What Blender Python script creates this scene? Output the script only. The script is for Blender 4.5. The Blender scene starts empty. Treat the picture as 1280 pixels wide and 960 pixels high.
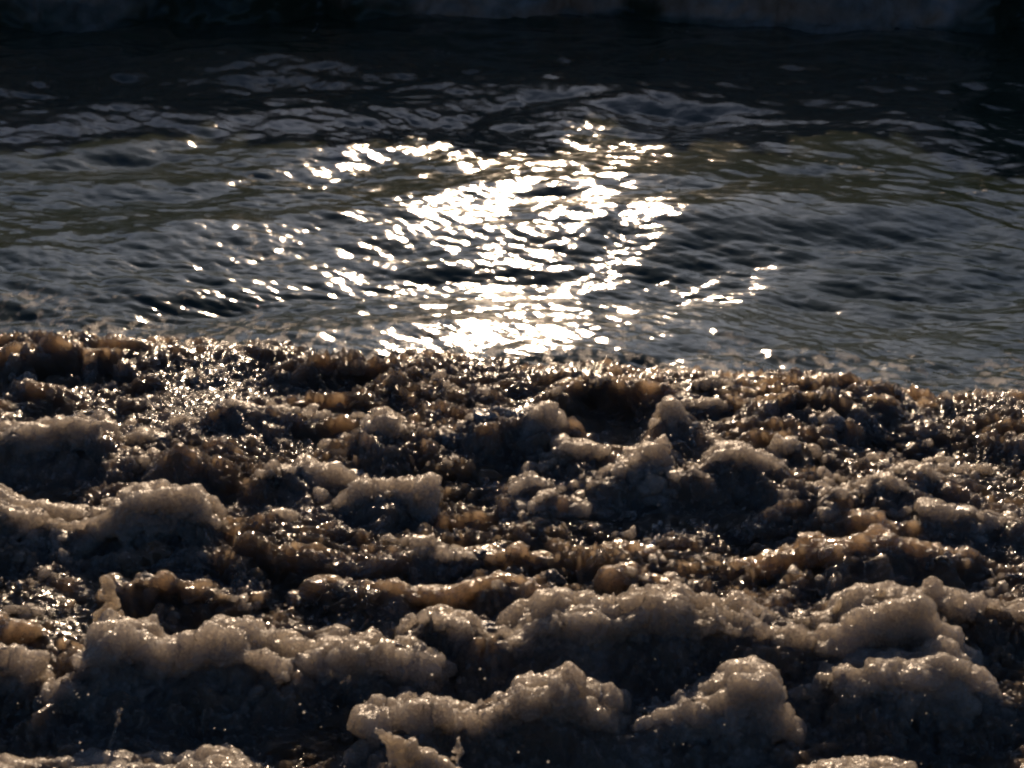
import bpy, bmesh, math, random
import numpy as np
from mathutils import Vector, Matrix

random.seed(7)
rng = np.random.default_rng(11)
scene = bpy.context.scene
col = scene.collection
R = math.radians

# ------------------------------------------------------------------ camera
CAM_H, PITCH, VFOV = 1.80, 18.0, 22.0
cam_data = bpy.data.cameras.new('camera')
cam = bpy.data.objects.new('camera', cam_data); col.objects.link(cam)
cam.location = (0, 0, CAM_H)
cam.rotation_euler = (R(90 - PITCH), 0, 0)
TV = math.tan(R(VFOV / 2)); TH = TV * 4 / 3
cam_data.sensor_width = 36
cam_data.lens = 18 / TH
cam_data.clip_start = 0.05; cam_data.clip_end = 6000
scene.camera = cam

# ------------------------------------------------------------------ sky and sun
SUN_EL, SUN_AZ = 20.5, 0.0            # azimuth measured from +Y (seaward) towards +X
world = bpy.data.worlds.new('World'); scene.world = world
world.use_nodes = True
wn = world.node_tree; wn.nodes.clear()
sky = wn.nodes.new('ShaderNodeTexSky'); sky.sky_type = 'NISHITA'; sky.sun_disc = False
sky.sun_elevation = R(SUN_EL); sky.sun_rotation = R(SUN_AZ)
sky.air_density = 0.6; sky.dust_density = 1.0; sky.ozone_density = 4.5
bg = wn.nodes.new('ShaderNodeBackground'); bg.inputs[1].default_value = 0.064
wo = wn.nodes.new('ShaderNodeOutputWorld')
wn.links.new(sky.outputs[0], bg.inputs[0]); wn.links.new(bg.outputs[0], wo.inputs[0])
sun_data = bpy.data.lights.new('sun', 'SUN')
sun_data.energy = 5.0; sun_data.angle = R(0.53); sun_data.color = (1.0, 0.74, 0.50)
sun = bpy.data.objects.new('sun', sun_data); col.objects.link(sun)
sd = Vector((math.sin(R(SUN_AZ)) * math.cos(R(SUN_EL)), math.cos(R(SUN_AZ)) * math.cos(R(SUN_EL)), math.sin(R(SUN_EL))))
sun.rotation_euler = (-sd).to_track_quat('-Z', 'Y').to_euler()
sun.location = sd * 50
vs = scene.view_settings
vs.view_transform = 'Standard'; vs.look = 'None'; vs.gamma = 1.0; vs.use_curve_mapping = False
vs.exposure = -0.3
scene.cycles.use_denoising = True
scene.cycles.max_bounces = 8
scene.cycles.volume_bounces = 5
scene.cycles.use_adaptive_sampling = True
scene.cycles.adaptive_threshold = 0.04
scene.cycles.adaptive_min_samples = 16
scene.cycles.transparent_max_bounces = 12
scene.cycles.sample_clamp_indirect = 4.0
scene.cycles.filter_width = 2.5
scene.cycles.caustics_reflective = False
scene.cycles.caustics_refractive = False

# ------------------------------------------------------------------ helpers
def ray(px, py):
    """direction of the photograph's pixel (1280 x 960) from the camera, scaled to unit forward"""
    d = Vector(((px - 640) / 640 * TH, (480 - py) / 480 * TV, -1.0))
    return cam.rotation_euler.to_matrix() @ d
def on_z(px, py, z):
    d = ray(px, py); t = (z - CAM_H) / d.z
    return Vector((0, 0, CAM_H)) + d * t
def on_y(px, py, y):
    d = ray(px, py); t = y / d.y
    return Vector((0, 0, CAM_H)) + d * t

_perm = np.random.default_rng(3).permutation(4096).astype(np.int64)
_g3 = np.random.default_rng(5).normal(size=(4096, 3)); _g3 /= np.linalg.norm(_g3, axis=1, keepdims=True)
_g3 = _g3.astype(np.float32)
def _hash(i, j, k):
    return _perm[(_perm[(_perm[i & 4095] + j) & 4095] + k) & 4095]
def noise3(x, y, z):
    """gradient noise, roughly -0.8 .. 0.8"""
    x = np.asarray(x, np.float32); y = np.asarray(y, np.float32); z = np.broadcast_to(np.asarray(z, np.float32), x.shape)
    i = np.floor(x).astype(np.int64); j = np.floor(y).astype(np.int64); k = np.floor(z).astype(np.int64)
    fx, fy, fz = x - i, y - j, z - k
    u = fx * fx * fx * (fx * (fx * 6 - 15) + 10); v = fy * fy * fy * (fy * (fy * 6 - 15) + 10); w = fz * fz * fz * (fz * (fz * 6 - 15) + 10)
    out = np.zeros_like(fx)
    for a in (0, 1):
        for b in (0, 1):
            for c in (0, 1):
                g = _g3[_hash(i + a, j + b, k + c)]
                n = g[..., 0] * (fx - a) + g[..., 1] * (fy - b) + g[..., 2] * (fz - c)
                out += n * (u if a else 1 - u) * (v if b else 1 - v) * (w if c else 1 - w)
    return out * 1.4
def noise2(x, y, s=0.0):
    """2-D gradient noise with a seed"""
    x = np.asarray(x, np.float32); y = np.asarray(y, np.float32)
    i = np.floor(x).astype(np.int64); j = np.floor(y).astype(np.int64)
    fx, fy = x - i, y - j
    u = fx * fx * fx * (fx * (fx * 6 - 15) + 10); v = fy * fy * fy * (fy * (fy * 6 - 15) + 10)
    k = int(s * 37) + 1
    out = np.zeros_like(fx)
    for a in (0, 1):
        for b in (0, 1):
            g = _g3[_hash(i + a, j + b, np.int64(k))]
            out += (g[..., 0] * (fx - a) + g[..., 1] * (fy - b)) * (u if a else 1 - u) * (v if b else 1 - v)
    return out * 1.7
def fbm2(x, y, s, octv=4, gain=0.5, lac=2.03):
    o = 0; a = 1.0
    for q in range(octv):
        o = o + a * noise2(x, y, s + q * 1.7); x = x * lac + 3.1; y = y * lac - 1.7; a *= gain
    return o
def sstep(a, b, t):
    t = np.clip((t - a) / (b - a), 0, 1); return t * t * (3 - 2 * t)

def link_mesh(name, me, mat=None, parent=None):
    o = bpy.data.objects.new(name, me); col.objects.link(o)
    if mat: me.materials.append(mat)
    if parent: o.parent = parent
    return o
def grid_mesh(name, X, Y, Z, attrs=None):
    n, m = X.shape
    me = bpy.data.meshes.new(name)
    co = np.stack([X, Y, Z], -1).reshape(-1, 3).astype(np.float32)
    idx = np.arange(n * m).reshape(n, m)
    q = np.stack([idx[:-1, :-1], idx[:-1, 1:], idx[1:, 1:], idx[1:, :-1]], -1).reshape(-1, 4)
    me.vertices.add(len(co)); me.vertices.foreach_set('co', co.ravel())
    me.loops.add(q.size); me.loops.foreach_set('vertex_index', q.ravel().astype(np.int32))
    me.polygons.add(len(q)); me.polygons.foreach_set('loop_start', np.arange(0, q.size, 4, dtype=np.int32))
    me.update(calc_edges=True)
    me.polygons.foreach_set('use_smooth', np.ones(len(q), bool))
    for k, v in (attrs or {}).items():
        at = me.attributes.new(k, 'FLOAT', 'POINT'); at.data.foreach_set('value', v.ravel().astype(np.float32))
    me.update()
    return me
def tag(o, label=None, cat=None, group=None, kind=None):
    if label: o['label'] = label
    if cat: o['category'] = cat
    if group: o['group'] = group
    if kind: o['kind'] = kind
    return o

# ------------------------------------------------------------------ materials
class NT:
    def __init__(s, name):
        s.m = bpy.data.materials.new(name); s.m.use_nodes = True
        s.t = s.m.node_tree; s.t.nodes.clear()
        s.out = s.t.nodes.new('ShaderNodeOutputMaterial')
    def n(s, typ, **kw):
        x = s.t.nodes.new(typ)
        for k, v in kw.items(): setattr(x, k, v)
        return x
    def l(s, a, b): s.t.links.new(a, b)
    def noise(s, scale, detail=3, rough=0.55, vec=None, dist=0.0):
        x = s.n('ShaderNodeTexNoise'); x.inputs['Scale'].default_value = scale
        x.inputs['Detail'].default_value = detail; x.inputs['Roughness'].default_value = rough
        x.inputs['Distortion'].default_value = dist
        if vec: s.l(vec, x.inputs['Vector'])
        return x
    def ramp(s, fac, stops):
        x = s.n('ShaderNodeValToRGB'); el = x.color_ramp.elements
        while len(el) < len(stops): el.new(0.5)
        for e, (p, c) in zip(el, stops): e.position = p; e.color = (*c, 1)
        s.l(fac, x.inputs[0]); return x
    def bump(s, h, strength, dist, prev=None):
        x = s.n('ShaderNodeBump'); x.inputs['Strength'].default_value = strength; x.inputs['Distance'].default_value = dist
        s.l(h, x.inputs['Height'])
        if prev: s.l(prev, x.inputs['Normal'])
        return x.outputs[0]

def principled(nt, **kw):
    p = nt.n('ShaderNodeBsdfPrincipled')
    for k, v in kw.items(): p.inputs[k.replace('_', ' ')].default_value = v
    return p
def foam_bsdf(nt, pos):
    big = nt.noise(9, 4, 0.6, pos); fine = nt.noise(120, 3, 0.6, pos)
    c = nt.ramp(big.outputs[0], [(0.30, (0.40, 0.34, 0.27)), (0.52, (0.56, 0.51, 0.45)), (0.72, (0.68, 0.65, 0.61))])
    vor = nt.n('ShaderNodeTexVoronoi'); vor.inputs['Scale'].default_value = 170; nt.l(pos, vor.inputs['Vector'])
    b = nt.bump(fine.outputs[0], 0.8, 0.008)
    b = nt.bump(vor.outputs[0], 0.5, 0.003, b)
    p = principled(nt, Roughness=0.22, IOR=1.33)
    nt.l(c.outputs[0], p.inputs['Base Color']); nt.l(b, p.inputs['Normal'])
    tl = nt.n('ShaderNodeBsdfTranslucent'); nt.l(c.outputs[0], tl.inputs['Color']); nt.l(b, tl.inputs['Normal'])
    mx = nt.n('ShaderNodeMixShader'); mx.inputs[0].default_value = 0.45; nt.l(p.outputs[0], mx.inputs[1]); nt.l(tl.outputs[0], mx.inputs[2])
    return mx
def posnode(nt):
    return nt.n('ShaderNodeNewGeometry').outputs['Position']

def volume_body(nt, density, color, aniso):
    v = nt.n('ShaderNodeVolumePrincipled')
    v.inputs['Color'].default_value = (*color, 1); v.inputs['Density'].default_value = density; v.inputs['Anisotropy'].default_value = aniso
    nt.l(v.outputs[0], nt.out.inputs['Volume'])
def wet_skin(nt, pos, rough, film=1.0):
    """clear water film full of tiny glints"""
    fine = nt.noise(190, 2, 0.6, pos); mid = nt.noise(80, 2, 0.6, pos)
    b = nt.bump(mid.outputs[0], 1.0, 0.018); b = nt.bump(fine.outputs[0], 0.6, 0.004, b)
    tr = nt.n('ShaderNodeBsdfTransparent')
    gl = nt.n('ShaderNodeBsdfGlossy'); gl.inputs['Roughness'].default_value = rough; nt.l(b, gl.inputs['Normal'])
    fr = nt.n('ShaderNodeFresnel'); fr.inputs['IOR'].default_value = 1.33; nt.l(b, fr.inputs['Normal'])
    fm = nt.n('ShaderNodeMath', operation='MULTIPLY'); nt.l(fr.outputs[0], fm.inputs[0]); fm.inputs[1].default_value = film
    wet = nt.n('ShaderNodeMixShader'); nt.l(fm.outputs[0], wet.inputs[0]); nt.l(tr.outputs[0], wet.inputs[1]); nt.l(gl.outputs[0], wet.inputs[2])
    return wet
def mat_foam(name='foam', density=78.0, color=(0.972, 0.915, 0.83)):
    """a heap of tiny bubbles: light sinks in and scatters forward, with a thin crust of froth"""
    nt = NT(name); pos = posnode(nt); p = foam_bsdf(nt, pos); wet = wet_skin(nt, pos, 0.27, 0.55)
    n = nt.noise(110, 5, 0.8, pos); r = nt.ramp(n.outputs[0], [(0.38, (0.10, 0.10, 0.10)), (0.62, (0.80, 0.80, 0.80))])
    mx = nt.n('ShaderNodeMixShader'); nt.l(r.outputs[0], mx.inputs[0]); nt.l(wet.outputs[0], mx.inputs[1]); nt.l(p.outputs[0], mx.inputs[2])
    nt.l(mx.outputs[0], nt.out.inputs[0])
    volume_body(nt, density, color, 0.55)
    return nt.m
def wet_froth(name, crust_from, color, density):
    """sandy, bubbly water: glinting wet skin, patches of froth crust, scattering brown body"""
    nt = NT(name); pos = posnode(nt)
    wet = wet_skin(nt, pos, 0.16, 0.95); f = foam_bsdf(nt, pos)
    n = nt.noise(55, 5, 0.8, pos); r = nt.ramp(n.outputs[0], [(0.45, (0.0, 0.0, 0.0)), (0.72, (0.75, 0.75, 0.75))])
    fac = r.outputs[0]
    if crust_from:
        at = nt.n('ShaderNodeAttribute', attribute_name=crust_from)
        m = nt.n('ShaderNodeMath', operation='MULTIPLY'); nt.l(fac, m.inputs[0]); nt.l(at.outputs['Fac'], m.inputs[1])
        m2 = nt.n('ShaderNodeMath', operation='MULTIPLY_ADD'); nt.l(at.outputs['Fac'], m2.inputs[0]); m2.inputs[1].default_value = 0.25; nt.l(m.outputs[0], m2.inputs[2])
        m3 = nt.n('ShaderNodeMath', operation='ADD'); nt.l(m2.outputs[0], m3.inputs[0]); m3.inputs[1].default_value = 0.04; fac = m3.outputs[0]
    mx = nt.n('ShaderNodeMixShader'); nt.l(fac, mx.inputs[0]); nt.l(wet.outputs[0], mx.inputs[1]); nt.l(f.outputs[0], mx.inputs[2])
    nt.l(mx.outputs[0], nt.out.inputs[0])
    volume_body(nt, density, color, 0.6)
    return nt.m
def mat_turbid(): return wet_froth('turbid_water', None, (0.78, 0.665, 0.52), 80.0)
def mat_surf(): return wet_froth('surf', 'foam', (0.75, 0.635, 0.49), 90.0)
def mat_sea():
    nt = NT('sea'); pos = posnode(nt)
    big = nt.noise(0.9, 3, 0.5, pos)
    c = nt.ramp(big.outputs[0], [(0.3, (0.026, 0.040, 0.025)), (0.7, (0.054, 0.066, 0.040))])
    mp = nt.n('ShaderNodeMapping'); mp.inputs['Scale'].default_value = (0.6, 1, 1); nt.l(pos, mp.inputs['Vector'])
    fine = nt.noise(38, 4, 0.6, mp.outputs[0], 0.4)
    b = nt.bump(fine.outputs[0], 0.22, 0.008)
    p = principled(nt, Roughness=0.078, IOR=1.333)
    nt.l(c.outputs[0], p.inputs['Base Color']); nt.l(b, p.inputs['Normal'])
    at = nt.n('ShaderNodeAttribute', attribute_name='foam'); f = foam_bsdf(nt, pos)
    mx = nt.n('ShaderNodeMixShader'); nt.l(at.outputs['Fac'], mx.inputs[0]); nt.l(p.outputs[0], mx.inputs[1]); nt.l(f.outputs[0], mx.inputs[2])
    nt.l(mx.outputs[0], nt.out.inputs[0]); return nt.m
def mat_drops():
    nt = NT('water_drops'); pos = posnode(nt)
    n = nt.noise(200, 2, 0.5, pos); c = nt.ramp(n.outputs[0], [(0.3, (0.80, 0.78, 0.75)), (0.7, (0.95, 0.94, 0.92))])
    tl = nt.n('ShaderNodeBsdfTranslucent'); nt.l(c.outputs[0], tl.inputs[0])
    tr = nt.n('ShaderNodeBsdfTransparent')
    gl = nt.n('ShaderNodeBsdfGlossy'); gl.inputs['Roughness'].default_value = 0.15
    a = nt.n('ShaderNodeMixShader'); a.inputs[0].default_value = 0.6; nt.l(tr.outputs[0], a.inputs[1]); nt.l(tl.outputs[0], a.inputs[2])
    fr = nt.n('ShaderNodeFresnel'); fr.inputs['IOR'].default_value = 1.33
    m = nt.n('ShaderNodeMixShader'); nt.l(fr.outputs[0], m.inputs[0]); nt.l(a.outputs[0], m.inputs[1]); nt.l(gl.outputs[0], m.inputs[2])
    nt.l(m.outputs[0], nt.out.inputs[0]); return nt.m
def mat_sand():
    nt = NT('wet_sand'); pos = posnode(nt); n = nt.noise(30, 5, 0.6, pos)
    c = nt.ramp(n.outputs[0], [(0.3, (0.10, 0.075, 0.05)), (0.7, (0.19, 0.15, 0.11))])
    p = principled(nt, Roughness=0.45); nt.l(c.outputs[0], p.inputs['Base Color']); nt.l(nt.bump(n.outputs[0], 0.4, 0.01), p.inputs['Normal'])
    nt.l(p.outputs[0], nt.out.inputs[0]); return nt.m
FOAM, TURBID, SURF, SEA, DROP, SAND = mat_foam(), mat_turbid(), mat_surf(), mat_sea(), mat_foam('spray_water', 170.0, (0.97, 0.90, 0.78)), mat_sand()
DROPS = mat_drops()

# ------------------------------------------------------------------ ocean ripples from a wave spectrum
def spectrum_tile(N, L, lmin, lmax, seed, main=-90.0, spread=1.0, power=3.6):
    g = np.random.default_rng(seed)
    k = np.fft.fftfreq(N, L / N) * 2 * np.pi
    KX, KY = np.meshgrid(k, k); K = np.hypot(KX, KY); K[0, 0] = 1e-6
    th = np.arctan2(KY, KX) - R(main)
    d = 0.25 + np.abs(np.cos(th)) ** (2 * spread)
    A = K ** (-power / 2) * d * (K > 2 * np.pi / lmax) * np.exp(-(K * lmin / (2 * np.pi)) ** 2)
    H = A * np.exp(1j * g.uniform(0, 2 * np.pi, (N, N))) * g.normal(1, 0.5, (N, N))
    h = np.real(np.fft.ifft2(H)); dx = np.real(np.fft.ifft2(-1j * KX / K * H)); dy = np.real(np.fft.ifft2(-1j * KY / K * H))
    gy, gx = np.gradient(h, L / N)
    s = math.sqrt(np.mean(gx * gx + gy * gy))
    return h / s, dx / s, dy / s, L                       # normalised to unit rms slope
def tile_sample(tile, x, y):
    h, dx, dy, L = tile; N = h.shape[0]
    u = (x / L) % 1 * N; v = (y / L) % 1 * N
    i = np.floor(u).astype(int); j = np.floor(v).astype(int); fu = u - i; fv = v - j
    i %= N; j %= N; i1 = (i + 1) % N; j1 = (j + 1) % N
    w = ((1 - fu) * (1 - fv), fu * (1 - fv), (1 - fu) * fv, fu * fv)
    return [w[0] * a[j, i] + w[1] * a[j, i1] + w[2] * a[j1, i] + w[3] * a[j1, i1] for a in (h, dx, dy)]
T1 = spectrum_tile(512, 9.1, 0.14, 3.0, 21, main=-68, spread=0.5, power=3.8)
T2 = spectrum_tile(1024, 4.3, 0.030, 0.45, 22, main=-112, spread=0.3, power=2.9)

def columns(n_in, n_out, k_in):
    """-1..1 : dense where the photograph looks, coarser outside"""
    a = np.linspace(-1, 1, n_in)
    o = 1 + (np.linspace(0, 1, n_out + 1)[1:] ** 1.3) * (k_in - 1)
    return np.concatenate([-o[::-1], a, o])
def rows(y0, y1, n):
    return 1 / np.linspace(1 / y0, 1 / y1, n)            # spacing grows with distance squared

EDGE_PTS = [(-400, 412), (0, 415), (330, 424), (640, 446), (960, 470), (1280, 492), (1700, 505)]
EDGE_W = [on_z(px, py, 0.03) for px, py in EDGE_PTS]
def edge_y(x):
    """distance of the seaward rim of the broken surf"""
    return np.interp(x, [p.x for p in EDGE_W], [p.y for p in EDGE_W])

def sea_height(x, y):
    x = x + 0.10 * noise2(x * 0.8, y * 0.8, 51); y0 = y; y = y + 0.12 * noise2(x * 0.7 + 4, y * 0.9, 52)
    h1, ax, ay = tile_sample(T1, x, y); h2, bx, by = tile_sample(T2, x + 0.37 * y, y)
    # patchy ripples: gusty and slick areas
    p = 0.75 + 0.7 * fbm2(x * 0.45, y * 0.35, 4.0, 3)
    p = np.clip(p, 0.75, 1.5); y = y0
    calm = 1 + 0.2 * sstep(8.8, 9.8, y)
    s1, s2 = 0.100 * calm, 0.122 * p * calm
    z = s1 * h1 + s2 * h2
    # a low swell between the surf and the next breaker
    yc = 7.75 + 0.25 * noise2(x * 0.35, y * 0 + 1.3, 9) + 0.12 * x
    z = z + 0.045 * np.exp(-((y - yc) / 0.75) ** 2) * (0.8 + 0.5 * noise2(x * 0.6, y * 0.3, 2))
    z = z - 0.020 * np.exp(-((y - 6.5) / 0.5) ** 2)
    return z, s1 * ax + s2 * bx, s1 * ay + s2 * by

# sea in front of the breaker
c = columns(620, 45, 2.0)
yy = rows(4.9, 14.6, 510)
V, U = np.meshgrid(yy, c, indexing='ij')
X0 = U * (V * TH * 1.12 + 0.10); Y0 = V
Z0, DX, DY = sea_height(X0, Y0)
sink = sstep(-0.12, -0.40, Y0 - edge_y(X0))                # dives below the surf sheet
side = sstep(1.75, 2.0, np.abs(U))
Z0 = Z0 * (1 - side) - 0.14 * sink - 0.22 * side
fo = 0.6 * sstep(0.55, 0.05, Y0 - edge_y(X0) + 0.35 * fbm2(X0 * 5, Y0 * 3, 6.0)) * sstep(0.0, 0.35, fbm2(X0 * 26, Y0 * 13, 8.0))
vein = sstep(0.030, 0.0, np.abs(fbm2(X0 * 0.8, Y0 * 0.9, 81, 3))) * sstep(0.0, 0.4, fbm2(X0 * 1.3, Y0 * 1.0, 83, 2)) * sstep(-0.1, 0.4, fbm2(X0 * 30, Y0 * 20, 84, 2))
fo = np.maximum(fo, 0.55 * vein)
sea = link_mesh('sea_water', grid_mesh('sea_water', X0 + 0.9 * DX, Y0 + 0.9 * DY, Z0, {'foam': fo}), SEA)
tag(sea, 'dark rippled sea water glittering in the low sun', kind='structure')

# ------------------------------------------------------------------ broken surf
def surf_base(y):
    return np.interp(y, [2.2, 3.2, 3.7, 4.2, 5.0, 5.8, 6.4], [-0.10, -0.075, -0.045, 0.0, 0.02, 0.012, -0.005])
def crest_spheres(crest, base_py, r, depth=0.8, body=1.0):
    """lobes along a crest line given in photograph pixels, standing on the surf at row base_py"""
    pxm = sum(p[0] for p in crest) / len(crest); top = min(p[1] for p in crest)
    yf = 4.0
    for _ in range(6): yf = on_z(pxm, base_py, float(surf_base(yf))).y
    zb = float(surf_base(yf))
    hv = (base_py - top) * (2 * TV / 960) * yf / math.cos(R(20))
    yc = yf + depth * hv * 0.75
    out = []
    # resample the crest
    pts = [crest[0]]; step = min(14, 0.8 * r / (2 * TV / 960 * yf))
    for a, b in zip(crest[:-1], crest[1:]):
        L = math.hypot(b[0] - a[0], b[1] - a[1]); k = max(1, int(L / step))
        for i in range(1, k + 1): pts.append((a[0] + (b[0] - a[0]) * i / k, a[1] + (b[1] - a[1]) * i / k))
    wob = 0.0; sag = 0.045 * (base_py - top)
    for (px, py) in pts:
        wob = 0.72 * wob + random.uniform(-0.6, 0.8) * sag
        if random.random() < 0.06: wob += 1.5 * sag         # a notch where the lip has broken
        P = on_y(px, py + wob * step / 9 + random.uniform(-2, 4), yc + random.uniform(-0.5, 0.5) * r)
        for q in range(3):                                # crumbs along the crest
            rr = max(0.0095, r * random.choice([0.22, 0.3, 0.4, 0.55, 0.8]))
            out.append((Vector((P.x + random.uniform(-.9, .9) * r, P.y + random.uniform(-.9, .9) * r, P.z - rr - random.uniform(-.1, .5) * r)), rr, (random.uniform(.8, 1.8), 1.0, random.uniform(.7, 1.1))))
        # body below the crest, running out towards the shore and sloping off seaward
        H = P.z - zb
        n = max(2, int(H / (r * 0.7)))
        for q in range(0, n + 1):
            f = q / n
            rb = r * random.uniform(0.55, 1.15)
            z = P.z - rb - r * 0.25 - (f ** 0.85) * H
            out.append((Vector((P.x + random.uniform(-.6, .6) * r, P.y - body * (f ** 1.3) * depth * hv * 0.85, z)), rb, (random.uniform(1, 1.8), 1, random.uniform(.7, 1))))
            out.append((Vector((P.x + random.uniform(-.6, .6) * r, P.y + (f ** 0.7) * depth * hv * 1.5, P.z - rb - r * 0.1 - (f ** 1.8) * H)), rb, (1.15, 1.2, 1)))
    return out

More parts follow.
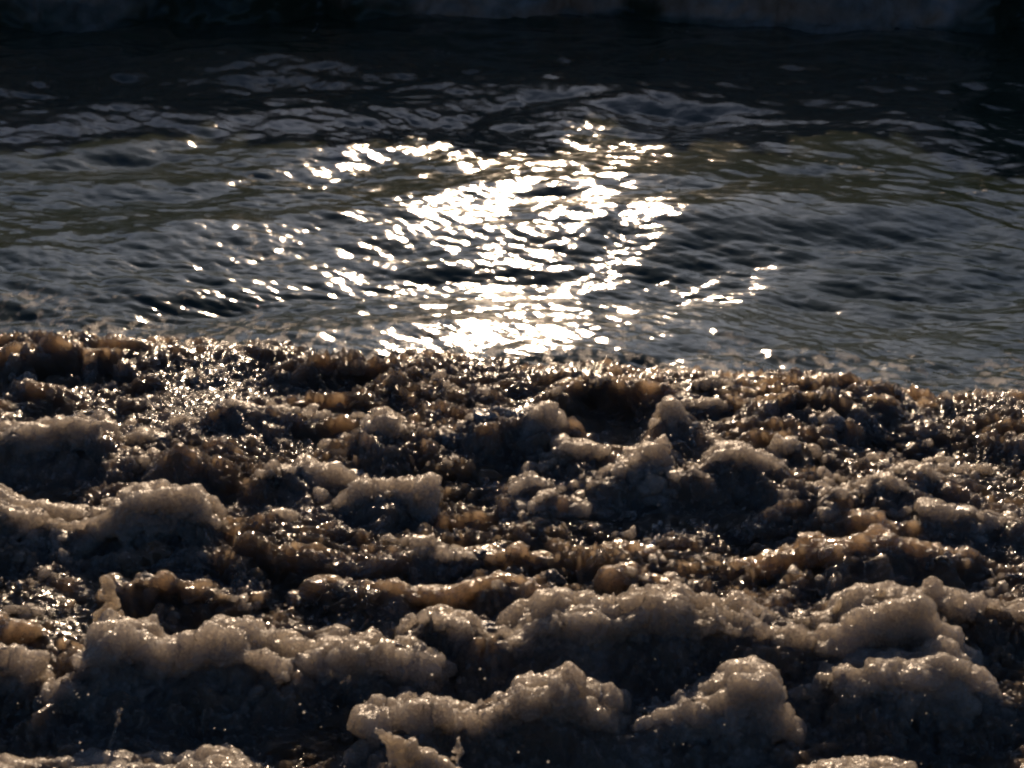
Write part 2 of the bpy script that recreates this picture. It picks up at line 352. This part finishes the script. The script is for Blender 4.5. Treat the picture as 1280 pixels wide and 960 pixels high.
G1, G2, G3 = 'foam crests along the front of the surf', 'froth lumps riding on the surf', 'brown water humps in the surf'
MOUNDS = [  # crest line in photograph pixels, base row, lobe radius (m), amplitude, kind, label
 # front tiers
 ([(122, 806), (165, 800), (230, 800), (268, 786), (300, 782), (345, 794), (368, 812)], 905, .034, 1.0, 'f', 'broad amber-lit foam crest behind the upright spray jet', G1),
 ([(375, 826), (410, 814), (450, 804), (500, 812), (540, 818)], 885, .030, 1.0, 'f', 'low grainy amber foam crest beside the broad jet-side crest', G1),
 ([(505, 784), (535, 762), (570, 766), (600, 776), (632, 800)], 858, .026, 1.2, 'f', 'crumbly grey foam heap between the amber crest and the longest crest', G1),
 ([(632, 800), (668, 772), (715, 746), (770, 748), (830, 740), (880, 752), (940, 764), (1012, 784)], 868, .040, 1.0, 'f', 'longest foam crest with pink glints along its rim and dark face', G1),
 ([(935, 778), (975, 764), (1005, 790)], 815, .020, 1.0, 'f', 'small peaked foam knob at the end of the longest crest', G1),
 ([(1040, 790), (1080, 752), (1130, 730), (1175, 742), (1200, 775)], 880, .040, .55, 'f', 'tall smooth blue-shadowed foam bank with scarcely any lit rim', G1),
 ([(1185, 742), (1215, 738), (1255, 746), (1300, 762), (1350, 770)], 815, .028, 1.0, 'f', 'tan foam bank with white glints beside the blue-shadowed bank', G1),
 ([(1075, 838), (1130, 815), (1185, 806), (1215, 840), (1250, 880)], 925, .036, .5, 'f', 'rounded dusky blue foam slope below the tall blue-shadowed bank', G1),
 ([(470, 884), (510, 892), (545, 884), (590, 892), (630, 874)], 965, .024, 1.1, 'f', 'scalloped foam lip standing behind the tan water tongue', G1),
 ([(628, 882), (664, 868), (705, 860), (735, 868), (758, 894)], 968, .030, 1.0, 'f', 'domed tan foam crest joined to the scalloped lip', G1),
 ([(762, 906), (800, 904), (812, 884), (850, 876), (885, 892)], 955, .026, .9, 'f', 'small tan foam dome with a white drop before it', G1),
 ([(876, 884), (900, 862), (925, 838), (942, 834), (962, 862), (985, 890)], 965, .026, .5, 'f', 'pointed bluish foam peak beside the small tan dome', G1),
 ([(858, 838), (876, 828), (890, 842)], 868, .014, .8, 'f', 'tiny white-tipped foam knob above the pointed bluish peak', G1),
 ([(1004, 852), (1030, 832), (1060, 838), (1080, 862)], 905, .022, .6, 'f', 'smooth lit foam hump with a drop hanging below its edge', G1),
 ([(1085, 850), (1098, 836), (1130, 858), (1165, 872)], 915, .022, .5, 'f', 'dim bluish foam ridge with one bright bead on top', G1),
 ([(56, 862), (80, 848), (97, 858)], 905, .018, .8, 'f', 'small amber foam knob left alone on dark water', G1),
 ([(-60, 822), (-10, 818), (25, 824), (50, 850)], 885, .024, 1.0, 'f', 'dim brown foam clump half out of the dark water', G1),
 ([(-60, 968), (10, 960), (90, 957), (160, 962), (240, 950), (270, 940), (300, 970)], 1030, .030, .5, 'f', 'low dark blue foam bank with one white bead', G1),
 ([(320, 985), (400, 972), (440, 976), (480, 990)], 1040, .030, .5, 'f', 'dark blue foam swell beside the tan water tongue', G1),
 ([(960, 985), (1040, 965), (1120, 958), (1170, 980)], 1040, .030, .5, 'f', 'faint blue foam patch under the bluish ridge', G1),
 # froth lumps
 ([(-50, 545), (0, 532), (50, 526), (92, 516), (116, 520), (124, 548)], 598, .024, .8, 'f', 'pale curling froth roll with a dark hollow face', G2),
 ([(152, 548), (190, 536), (215, 548)], 566, .014, 1.1, 'f', 'small brown froth tuft near the pale curling roll', G2),
 ([(140, 568), (190, 572), (235, 564), (262, 580)], 606, .018, 1.0, 'f', 'flat froth streak trailing from the pale curling roll', G2),
 ([(-20, 610), (40, 630), (90, 645), (150, 622), (195, 604), (235, 606), (258, 632)], 702, .034, .6, 'f', 'long froth ridge over a broad dark hollow', G2),
 ([(440, 556), (462, 528), (492, 518), (512, 532)], 580, .018, 1.1, 'f', 'rounded grey froth tuft next to two orange tufts', G2),
 ([(524, 540), (560, 534), (588, 542)], 572, .017, 1.1, 'f', 'squat orange-brown froth tuft next to the rounded grey tuft', G2),
 ([(590, 518), (615, 510), (640, 518), (680, 506), (712, 534)], 575, .021, 1.0, 'f', 'wide orange-lit froth heap in the middle of the surf', G2),
 ([(700, 556), (725, 552), (755, 566)], 602, .018, .8, 'f', 'smooth round froth lump against the wide orange heap', G2),
 ([(752, 592), (785, 576), (822, 560), (838, 580)], 634, .020, 1.2, 'f', 'brightest orange crumbly froth heap beside the smooth dome', G2),
 ([(842, 588), (868, 576), (892, 592)], 636, .022, .5, 'f', 'smooth grey froth dome beside the brightest orange heap', G2),
 ([(830, 512), (838, 498), (852, 512), (868, 540), (888, 562)], 582, .014, .35, 'f', 'upright blue-grey froth slab with a pale tip', G2),
 ([(846, 502), (880, 498), (912, 506)], 522, .010, .6, 'f', 'thin froth lip running back from the upright slab', G2),
 ([(888, 576), (905, 560), (940, 556), (975, 570), (984, 590)], 628, .022, .45, 'f', 'rolled froth barrel with a bright double rim', G2),
 ([(980, 610), (1010, 602), (1050, 612), (1090, 626)], 655, .019, .8, 'f', 'golden froth ridge below the rolled barrel', G2),
 ([(1080, 606), (1110, 596), (1140, 604), (1160, 622)], 652, .020, .8, 'f', 'hooked golden froth ridge joining the ridge under the barrel', G2),
 ([(1126, 582), (1160, 584), (1190, 602), (1212, 616)], 628, .015, .8, 'f', 'slanting grey froth strip above the golden ridges', G2),
 ([(1162, 628), (1200, 630), (1240, 642), (1290, 660)], 682, .018, .7, 'f', 'grey froth roll at the end of the golden ridges', G2),
 ([(1030, 524), (1046, 516), (1058, 530)], 550, .012, .8, 'f', 'small twin-tipped froth lump behind the rolled barrel', G2),
 ([(270, 512), (300, 500), (330, 510), (350, 524)], 540, .014, 1.1, 'f', 'pinkish froth tuft on dark water behind the tufts', G2),
 ([(430, 622), (460, 606), (500, 612), (540, 604)], 656, .018, 1.1, 'f', 'low tawny froth pile on the slope under the orange tufts', G2),
 ([(330, 590), (370, 578), (420, 590), (455, 600)], 630, .018, 1.2, 'f', 'bubbly tawny froth pile beside the long ridge', G2),
 ([(640, 606), (668, 594), (690, 610)], 640, .015, 1.0, 'f', 'little tan froth knob below the wide orange heap', G2),
 # brown humps
 ([(940, 700), (1000, 684), (1080, 676), (1150, 668), (1200, 672), (1235, 706)], 775, .045, .7, 'w', 'wide brown translucent hump topped with white glints', G3),
 ([(380, 742), (440, 716), (500, 722), (560, 736), (640, 706), (720, 722), (780, 702), (860, 728)], 800, .034, .6, 'w', 'longest dark brown hump crossing the middle of the surf', G3),
 ([(130, 738), (170, 716), (210, 708), (238, 728)], 800, .034, .8, 'w', 'brown rounded hump behind the upright spray jet', G3),
 ([(245, 730), (290, 726), (335, 742)], 790, .030, .8, 'w', 'dark brown hump behind the broad amber-lit crest', G3),
 ([(-60, 780), (0, 772), (45, 770), (82, 788)], 830, .028, .9, 'w', 'tawny hump beside the small amber foam knob', G3),
 ([(-60, 440), (20, 430), (80, 424), (130, 440)], 478, .030, .7, 'w', 'dark brown rim of water where the surf meets glittering sea', G3),
 ([(920, 494), (980, 486), (1050, 482), (1100, 492), (1120, 508)], 535, .022, .9, 'w', 'golden brown roll along the seaward edge of surf', G3),
 ([(690, 480), (760, 470), (830, 478)], 520, .028, .8, 'w', 'reddish brown roll behind the upright blue-grey slab', G3),
]
LOBES = [crest_spheres(m[0], m[1], m[2] * (0.72 if m[6] == G2 else 1.0), 0.8 if m[4] == 'f' else 1.5) for m in MOUNDS]
# where froth lies: a plan of the lobes, blurred, so that the sheet is frothy round the foot of each mound
PX0, PY0, PD = -3.0, 2.0, 0.015
PLAN = np.zeros((320, 400), np.float32); RISE = np.zeros((320, 400), np.float32)
for m, sp in zip(MOUNDS, LOBES):
    for c, r, q in sp:
        i = int((c.y - PY0) / PD); j = int((c.x - PX0) / PD)
        if 1 <= i < 319 and 1 <= j < 399:
            if m[4] == 'f': PLAN[i, j] = 1
            k = (0.62 if m[4] == 'f' else 0.95) * max(0.0, c.z + 0.6 * r - float(surf_base(c.y)))
            RISE[i-1:i+2, j-1:j+2] = np.maximum(RISE[i-1:i+2, j-1:j+2], k)
for _ in range(10):
    P = np.pad(PLAN, 1, mode='edge')
    PLAN = np.maximum(PLAN, (P[:-2, 1:-1] + P[2:, 1:-1] + P[1:-1, :-2] + P[1:-1, 2:] + P[1:-1, 1:-1]) / 5 * 1.25).clip(0, 1)
for _ in range(11):
    P = np.pad(RISE, 1, mode='edge')
    RISE = 0.5 * RISE + 0.5 * (P[:-2, 1:-1] * 0.7 + P[2:, 1:-1] * 1.3 + P[1:-1, :-2] + P[1:-1, 2:]) / 4
def plan_at(PLAN, x, y):
    u = np.clip((x - PX0) / PD, 0, 398); v = np.clip((y - PY0) / PD, 0, 318)
    i = v.astype(int); j = u.astype(int); fu = u - j; fv = v - i
    return (PLAN[i, j] * (1 - fu) + PLAN[i, j + 1] * fu) * (1 - fv) + (PLAN[i + 1, j] * (1 - fu) + PLAN[i + 1, j + 1] * fu) * fv

c = columns(820, 60, 2.1)
yy = rows(2.55, 6.40, 570)
V, U = np.meshgrid(yy, c, indexing='ij')
X0 = U * (V * TH * 1.12 + 0.12); Y0 = V
wx = X0 + 0.05 * noise2(X0 * 5, Y0 * 5, 1); wy = Y0 + 0.05 * noise2(X0 * 5 + 9, Y0 * 5, 2)
lump = fbm2(wx * 3.0, wy * 2.7, 3, 2)
bil = np.abs(noise2(wx * 7.5, wy * 6.8, 5)); bil2 = np.abs(noise2(wx * 17, wy * 17, 6)); bil3 = np.abs(noise2(wx * 38, wy * 44, 7)); 
fine = noise2(wx * 70, wy * 110, 8); fine2 = noise2(wx * 150, wy * 190, 9)
e = Y0 - edge_y(X0) + 0.10 * noise2(X0 * 3.1, Y0 * 0.5, 12)
inside = sstep(0.10, -0.16, e)
rim = np.exp(-((e + 0.10) / 0.12) ** 2) * (0.6 + 0.8 * noise2(X0 * 2.2, Y0 * 0.6, 13))
rough = 0.65 + 0.6 * fbm2(X0 * 1.6, Y0 * 2.2, 14, 2)
rough = np.clip(rough, 0.25, 1.3)
near = sstep(3.9, 3.4, Y0)
h = 0.046 * lump + rough * (0.055 * bil + 0.036 * bil2 + 0.026 * bil3 + 0.014 * fine + 0.007 * fine2) - 0.012
rise = plan_at(RISE, X0 + 0.05 * noise2(wx * 9, wy * 9, 61) + 0.02 * noise2(wx * 25, wy * 25, 63), Y0 + 0.07 * noise2(wx * 9 + 5, wy * 9, 62) + 0.03 * noise2(wx * 25, wy * 25, 64))
Z = surf_base(Y0) + h * inside * (1 - 0.35 * near) + 0.022 * rim + rise
Z = Z + (1 - inside) * (0.020 * bil3 + 0.010 * fine + 0.02 * bil2) - 0.20 * sstep(-0.02, 0.24, e + 0.10 * noise2(wx * 9, wy * 9, 66) + 0.04 * noise2(wx * 28, wy * 28, 67))
foam = fbm2(wx * 3.6 + 5, wy * 4.4, 21, 5, 0.6) + 0.9 * (bil + 0.6 * bil2 - 0.42) 
foam = sstep(0.06, 0.55, foam) * 0.95
foam = np.maximum(foam, 0.85 * near * sstep(-0.35, 0.2, fbm2(X0 * 4, Y0 * 6, 25, 3)))
foam = np.maximum(foam, 0.75 * sstep(0.25, 0.9, plan_at(PLAN, X0, Y0) + 0.5 * fbm2(wx * 12, wy * 18, 27, 3)))
foam = foam * inside
side = sstep(1.8, 2.1, np.abs(U)); Z = Z * (1 - side) - 0.25 * side
lean = 0.55 * (h + 0.01) * inside
surf = link_mesh('surf_foam', grid_mesh('surf_foam', X0 + 0.012 * noise2(wx * 20, wy * 20, 31), Y0 - lean, Z, {'foam': foam}), SURF)
tag(surf, 'churning brown surf streaked with froth, glinting in the sun', 'surf', kind='stuff')

# ------------------------------------------------------------------ breaker behind
c = np.linspace(-7.5, 7.5, 400)
t = np.linspace(0, 1, 115)
V, U = np.meshgrid(t, c, indexing='ij')
front = 13.3 + 0.85 * noise2(U * 0.5, U * 0 + 0.3, 41) + 0.40 * noise2(U * 1.4, U * 0 + 0.3, 42) + 0.15 * noise2(U * 4.2, U * 0 + 0.3, 40)
prof_y = np.interp(V, [0, .12, .35, .55, .7, 1], [-0.25, 0.0, 0.28, 0.62, 1.1, 3.4])
prof_z = np.interp(V, [0, .12, .35, .55, .7, 1], [-0.12, 0.02, 0.75, 2.10, 1.75, -0.15])
hh = 0.88 + 0.05 * noise2(U * 0.5, U * 0 + 0.4, 43) + 0.05 * noise2(U * 1.7, U * 0 + 0.4, 49) + 0.08 * noise2(U * 5.5, U * 0 + 0.4, 50) + 0.05 * noise2(U * 14, U * 0 + 0.4, 39) - 0.55 * sstep(4.3, 5.6, U)
b1 = np.abs(noise2(U * 1.4, V * 5, 44)); b2 = np.abs(noise2(U * 6, V * 18, 45)); b3 = np.abs(noise2(U * 16, V * 46, 46))
m = np.exp(-((V - 0.33) / 0.26) ** 2) * sstep(0.0, 0.12, V)
disp = m * (0.34 * b1 + 0.20 * b2 + 0.09 * b3)
Xb = U; Yb = front + prof_y - disp * 0.9; Zb = prof_z * hh + disp * 0.55
fo = (0.75 + 0.4 * np.abs(noise2(U * 2.3, V * 8, 36))).clip(0, 0.97) * sstep(0.04, 0.17, V + 0.17 * noise2(U * 0.9, V * 2 + 0.3, 47) + 0.07 * noise2(U * 3.1, V * 9, 38) + 0.04 * noise2(U * 9, V * 24, 37)) * (1 - sstep(0.6, 0.9, V)) * (1 - sstep(3.05, 3.35, U + 0.3 * noise2(U * 2, V * 6, 48)))
brk = link_mesh('breaking_wave', grid_mesh('breaking_wave', Xb, Yb, Zb, {'foam': fo * 0.95}), SEA)
tag(brk, 'dark breaking wave with a blue grey foam front beyond the glittering water', 'wave')

# ------------------------------------------------------------------ foam mounds: lobes grown together, then crumbled
_b = bmesh.new(); bmesh.ops.create_icosphere(_b, subdivisions=2, radius=1.0)
ICO_V = np.array([v.co[:] for v in _b.verts], np.float32); ICO_F = np.array([[v.index for v in f.verts] for f in _b.faces]); _b.free()
def blob_mesh(name, spheres, voxel, amp, seed, smooth=5):
    n = len(ICO_V)
    C = np.array([c for c, r, q in spheres], np.float32); S = np.array([[r * a for a in q] for c, r, q in spheres], np.float32)
    co = (ICO_V[None] * S[:, None] + C[:, None]).reshape(-1, 3)
    fc = (ICO_F[None] + (np.arange(len(C)) * n)[:, None, None]).reshape(-1, 3)
    me = bpy.data.meshes.new(name + '_lobes')
    me.vertices.add(len(co)); me.vertices.foreach_set('co', co.ravel())
    me.loops.add(fc.size); me.loops.foreach_set('vertex_index', fc.ravel().astype(np.int32))
    me.polygons.add(len(fc)); me.polygons.foreach_set('loop_start', np.arange(0, fc.size, 3, dtype=np.int32))
    me.update(calc_edges=True)
    o = bpy.data.objects.new(name + '_lobes', me); col.objects.link(o)
    rm = o.modifiers.new('r', 'REMESH'); rm.mode = 'VOXEL'; rm.voxel_size = voxel; rm.use_smooth_shade = True
    sm = o.modifiers.new('s', 'SMOOTH'); sm.factor = 0.5; sm.iterations = smooth
    dg = bpy.context.evaluated_depsgraph_get()
    out = bpy.data.meshes.new_from_object(o.evaluated_get(dg))
    bpy.data.objects.remove(o); bpy.data.meshes.remove(me)
    out.name = name
    n = len(out.vertices)
    co = np.empty(n * 3, np.float32); out.vertices.foreach_get('co', co); co = co.reshape(-1, 3)
    no = np.empty(n * 3, np.float32); out.vertices.foreach_get('normal', no); no = no.reshape(-1, 3)
    z0, z1 = co[:, 2].min(), co[:, 2].max()
    up = 0.45 + 0.55 * np.clip((co[:, 2] - z0) / max(z1 - z0, 1e-4), 0, 1) ** 1.5
    s = seed * 7.3
    def N(f, k): return noise3(co[:, 0] * f + s, co[:, 1] * f + k, co[:, 2] * f - s)
    w = 0.25
    up = up * np.clip(0.65 + 1.3 * N(6, 9), 0.2, 1.45)        # smooth patches and crumbly ones
    d = 0.034 * N(7, 0) + 0.026 * (np.abs(N(12, 1)) - w) + up * (0.020 * (np.abs(N(26, 2)) - w) + 0.011 * N(44, 6) + 0.009 * N(80, 3) + 0.007 * N(135, 4))
    co = co + no * (d * amp)[:, None]
    wv = np.stack([0.011 * N(24, 11 + 7 * q) + 0.006 * N(52, 30 + 7 * q) for q in range(3)], -1)
    co = co + wv * (min(amp, 1.0) ** 0.5)                  # pulls round lobes into ragged ones
    out.vertices.foreach_set('co', co.ravel())
    out.polygons.foreach_set('use_smooth', np.ones(len(out.polygons), bool))
    out.update()
    return out

for i, (crest, base, r, amp, kind, label, grp) in enumerate(MOUNDS):
    name = 'foam_mound' if kind == 'f' else 'water_hump'
    sp = LOBES[i]
    lv = np.array([[c.x, c.y, c.z + r * q[2]] for c, r, q in sp])
    keep = lv[:, 2] > surf_base(lv[:, 1]) + plan_at(RISE, lv[:, 0], lv[:, 1]) - 0.012      # lobes wholly under the surf are not needed
    sp = [a for a, k in zip(sp, keep) if k]
    far = base < 700
    me = blob_mesh(name, sp, (0.0050 if kind == 'f' else 0.0062) if not far else 0.0062, amp, i + 1, 9)
    o = link_mesh(name, me, FOAM if kind == 'f' else TURBID)
    tag(o, label, 'foam' if kind == 'f' else 'wave', grp)

# small froth flecks scattered over the surf in streaks
sp = []
while len(sp) < 2600:
    px = random.uniform(-150, 1430); py = random.uniform(455, 770)
    P = on_z(px, py, 0.05)
    v = float(fbm2(np.array([P.x * 3.0 + 40]), np.array([P.y * 6.5]), 33, 3)[0])
    if v < 0.12 or P.y > float(edge_y(P.x)) - 0.05: continue
    k = random.randint(3, 9); rr = random.choice([0.005, 0.006, 0.007, 0.008, 0.010])
    for _ in range(k):
        x = P.x + random.gauss(0, 2.6) * rr; y = P.y + random.gauss(0, 2.0) * rr
        i = int(np.argmin(abs(yy - y))); j = int(np.argmin(abs(X0[i] - x)))
        sp.append((Vector((x, float(Y0[i, j] - lean[i, j]), float(Z[i, j]) + rr * 0.35)), rr * random.uniform(0.7, 1.2), (1.5, 1.2, 0.7)))
me = blob_mesh('froth_flecks', sp, 0.0050, 0.8, 77, 2)
tag(link_mesh('froth_flecks', me, FOAM), 'small flecks of tan froth scattered over the brown surf', 'froth', kind='stuff')

# ------------------------------------------------------------------ splashes thrown up by the front
def jet(points, y, name, label, amp=0.5, fill=4):
    """points: (px, py, radius in photograph pixels), at distance y"""
    k = 2 * TV / 960 * y / math.cos(R(22))
    sp = []
    for a, b in zip(points[:-1], points[1:]):
        for i in range(fill):
            f = i / fill
            P = on_y(a[0] + (b[0] - a[0]) * f, a[1] + (b[1] - a[1]) * f, y)
            sp.append((P, (a[2] + (b[2] - a[2]) * f) * k, (1, 0.8, 1)))
    for c, r, q in list(sp):                              # ragged edges
        sp.append((c + Vector((random.uniform(-1, 1), random.uniform(-.5, .5), random.uniform(-1, 1))) * r, max(0.0045, r * random.uniform(.3, .6)), (1, 1, 1)))
    P = on_y(points[-1][0], points[-1][1], y); sp.append((P, points[-1][2] * k, (1, 0.8, 1)))
    o = link_mesh(name, blob_mesh(name, sp, 0.0022, amp * 1.2, 60 + len(label), 2), DROP)
    tag(o, label, 'splash', 'splashes thrown up by the surf')
    return o
jet([(133, 728, 4), (137, 744, 6), (141, 756, 5), (128, 766, 5), (133, 778, 10), (150, 776, 5), (155, 770, 4), (150, 778, 6), (138, 788, 11), (140, 800, 8), (146, 815, 14), (150, 840, 16)], 3.82, 'water_splash', 'upright knobbly spray jet rising from the broad amber crest')
jet([(146, 888, 6), (147, 900, 7), (142, 912, 5), (139, 922, 5), (138, 960, 6)], 3.40, 'water_splash', 'short pale water spurt over dark blue foam')
jet([(470, 913, 4), (480, 918, 6), (490, 928, 9), (503, 942, 17), (520, 956, 24), (540, 972, 30), (550, 1000, 34), (552, 1040, 36), (552, 1080, 36)], 2.95, 'water_splash', 'tan water tongue with a pointed tip, leaping from the surf', 0.3, 6)
jet([(572, 928, 5), (573, 940, 8), (570, 955, 7), (570, 985, 9)], 3.25, 'water_splash', 'small upright spurt beside the tan water tongue')
jet([(1042, 762, 5), (1050, 752, 5), (1062, 754, 6), (1068, 766, 5), (1066, 790, 6)], 3.86, 'water_splash', 'white clawed splash beside the tall blue-shadowed bank')
jet([(1094, 756, 4), (1098, 744, 5), (1104, 738, 4), (1100, 760, 4), (1096, 790, 5)], 3.84, 'water_splash', 'short bright splash drop on the tall blue-shadowed bank')

# loose drops in the air just over the foam
bm = bmesh.new()
spots = []
fronts = [m for m in MOUNDS if m[4] == 'f']
for _ in range(170):                                       # clusters thrown off the crests
    m = random.choice(fronts[:20] * 2 + fronts); px, py = random.choice(m[0])
    for _ in range(random.randint(1, 6)):
        spots.append((px + random.gauss(0, 22), py + random.gauss(4, 16), random.choice([0.6, 0.7, 0.8, 1.0, 1.2, 1.7])))
for (px, py) in [(268, 910), (281, 912), (100, 928), (103, 938), (375, 880), (380, 890), (540, 843), (600, 836), (606, 848), (752, 922), (854, 930), (685, 952), (648, 940), (1068, 870), (1140, 900), (1097, 834), (1225, 764), (1220, 782), (1208, 798), (1048, 782), (1003, 818)]:
    spots.append((px, py, random.uniform(1.6, 2.8)))
for (px, py, rp) in spots:
    y = on_z(px, py, float(surf_base(on_z(px, py, 0).y)) + random.uniform(0.05, 0.11)).y
    y = max(y, 2.9)
    k = 2 * TV / 960 * y / math.cos(R(22))
    P = on_y(px, py, y)
    bmesh.ops.create_icosphere(bm, subdivisions=1, radius=rp * k * 0.8, matrix=Matrix.Translation(P) @ Matrix.Diagonal((random.uniform(.8, 1.3), 1, random.uniform(.8, 1.3), 1)))
me = bpy.data.meshes.new('spray_droplets'); bm.to_mesh(me); bm.free()
me.polygons.foreach_set('use_smooth', np.ones(len(me.polygons), bool))
o = link_mesh('spray_droplets', me, DROPS)
tag(o, 'fine bright spray drops flying over the foam', 'spray', kind='stuff')

# ------------------------------------------------------------------ the rest of the place
g = np.concatenate([-np.geomspace(3000, 6, 30), np.linspace(-5, 5, 12), np.geomspace(6, 3000, 30)])
gy = np.concatenate([np.linspace(2.5, 20, 30), np.geomspace(21, 5000, 40)])
Yg, Xg = np.meshgrid(gy, g, indexing='ij')
o = link_mesh('open_sea', grid_mesh('open_sea', Xg, Yg, np.full(Xg.shape, -0.20)), SEA)
tag(o, 'open sea reaching to the horizon', kind='structure')
gy = np.linspace(-60, 4.2, 120); gx = np.concatenate([-np.geomspace(400, 6, 20), np.linspace(-5, 5, 40), np.geomspace(6, 400, 20)])
Yg, Xg = np.meshgrid(gy, gx, indexing='ij')
Zg = np.interp(Yg, [-60, -5, 2.4, 4.2], [2.5, 0.35, -0.15, -0.42]) + 0.02 * noise2(Xg * 1.3, Yg * 1.3, 71)
o = link_mesh('beach', grid_mesh('beach', Xg, Yg, Zg), SAND)
tag(o, 'wet sandy beach sloping into the surf', kind='structure')
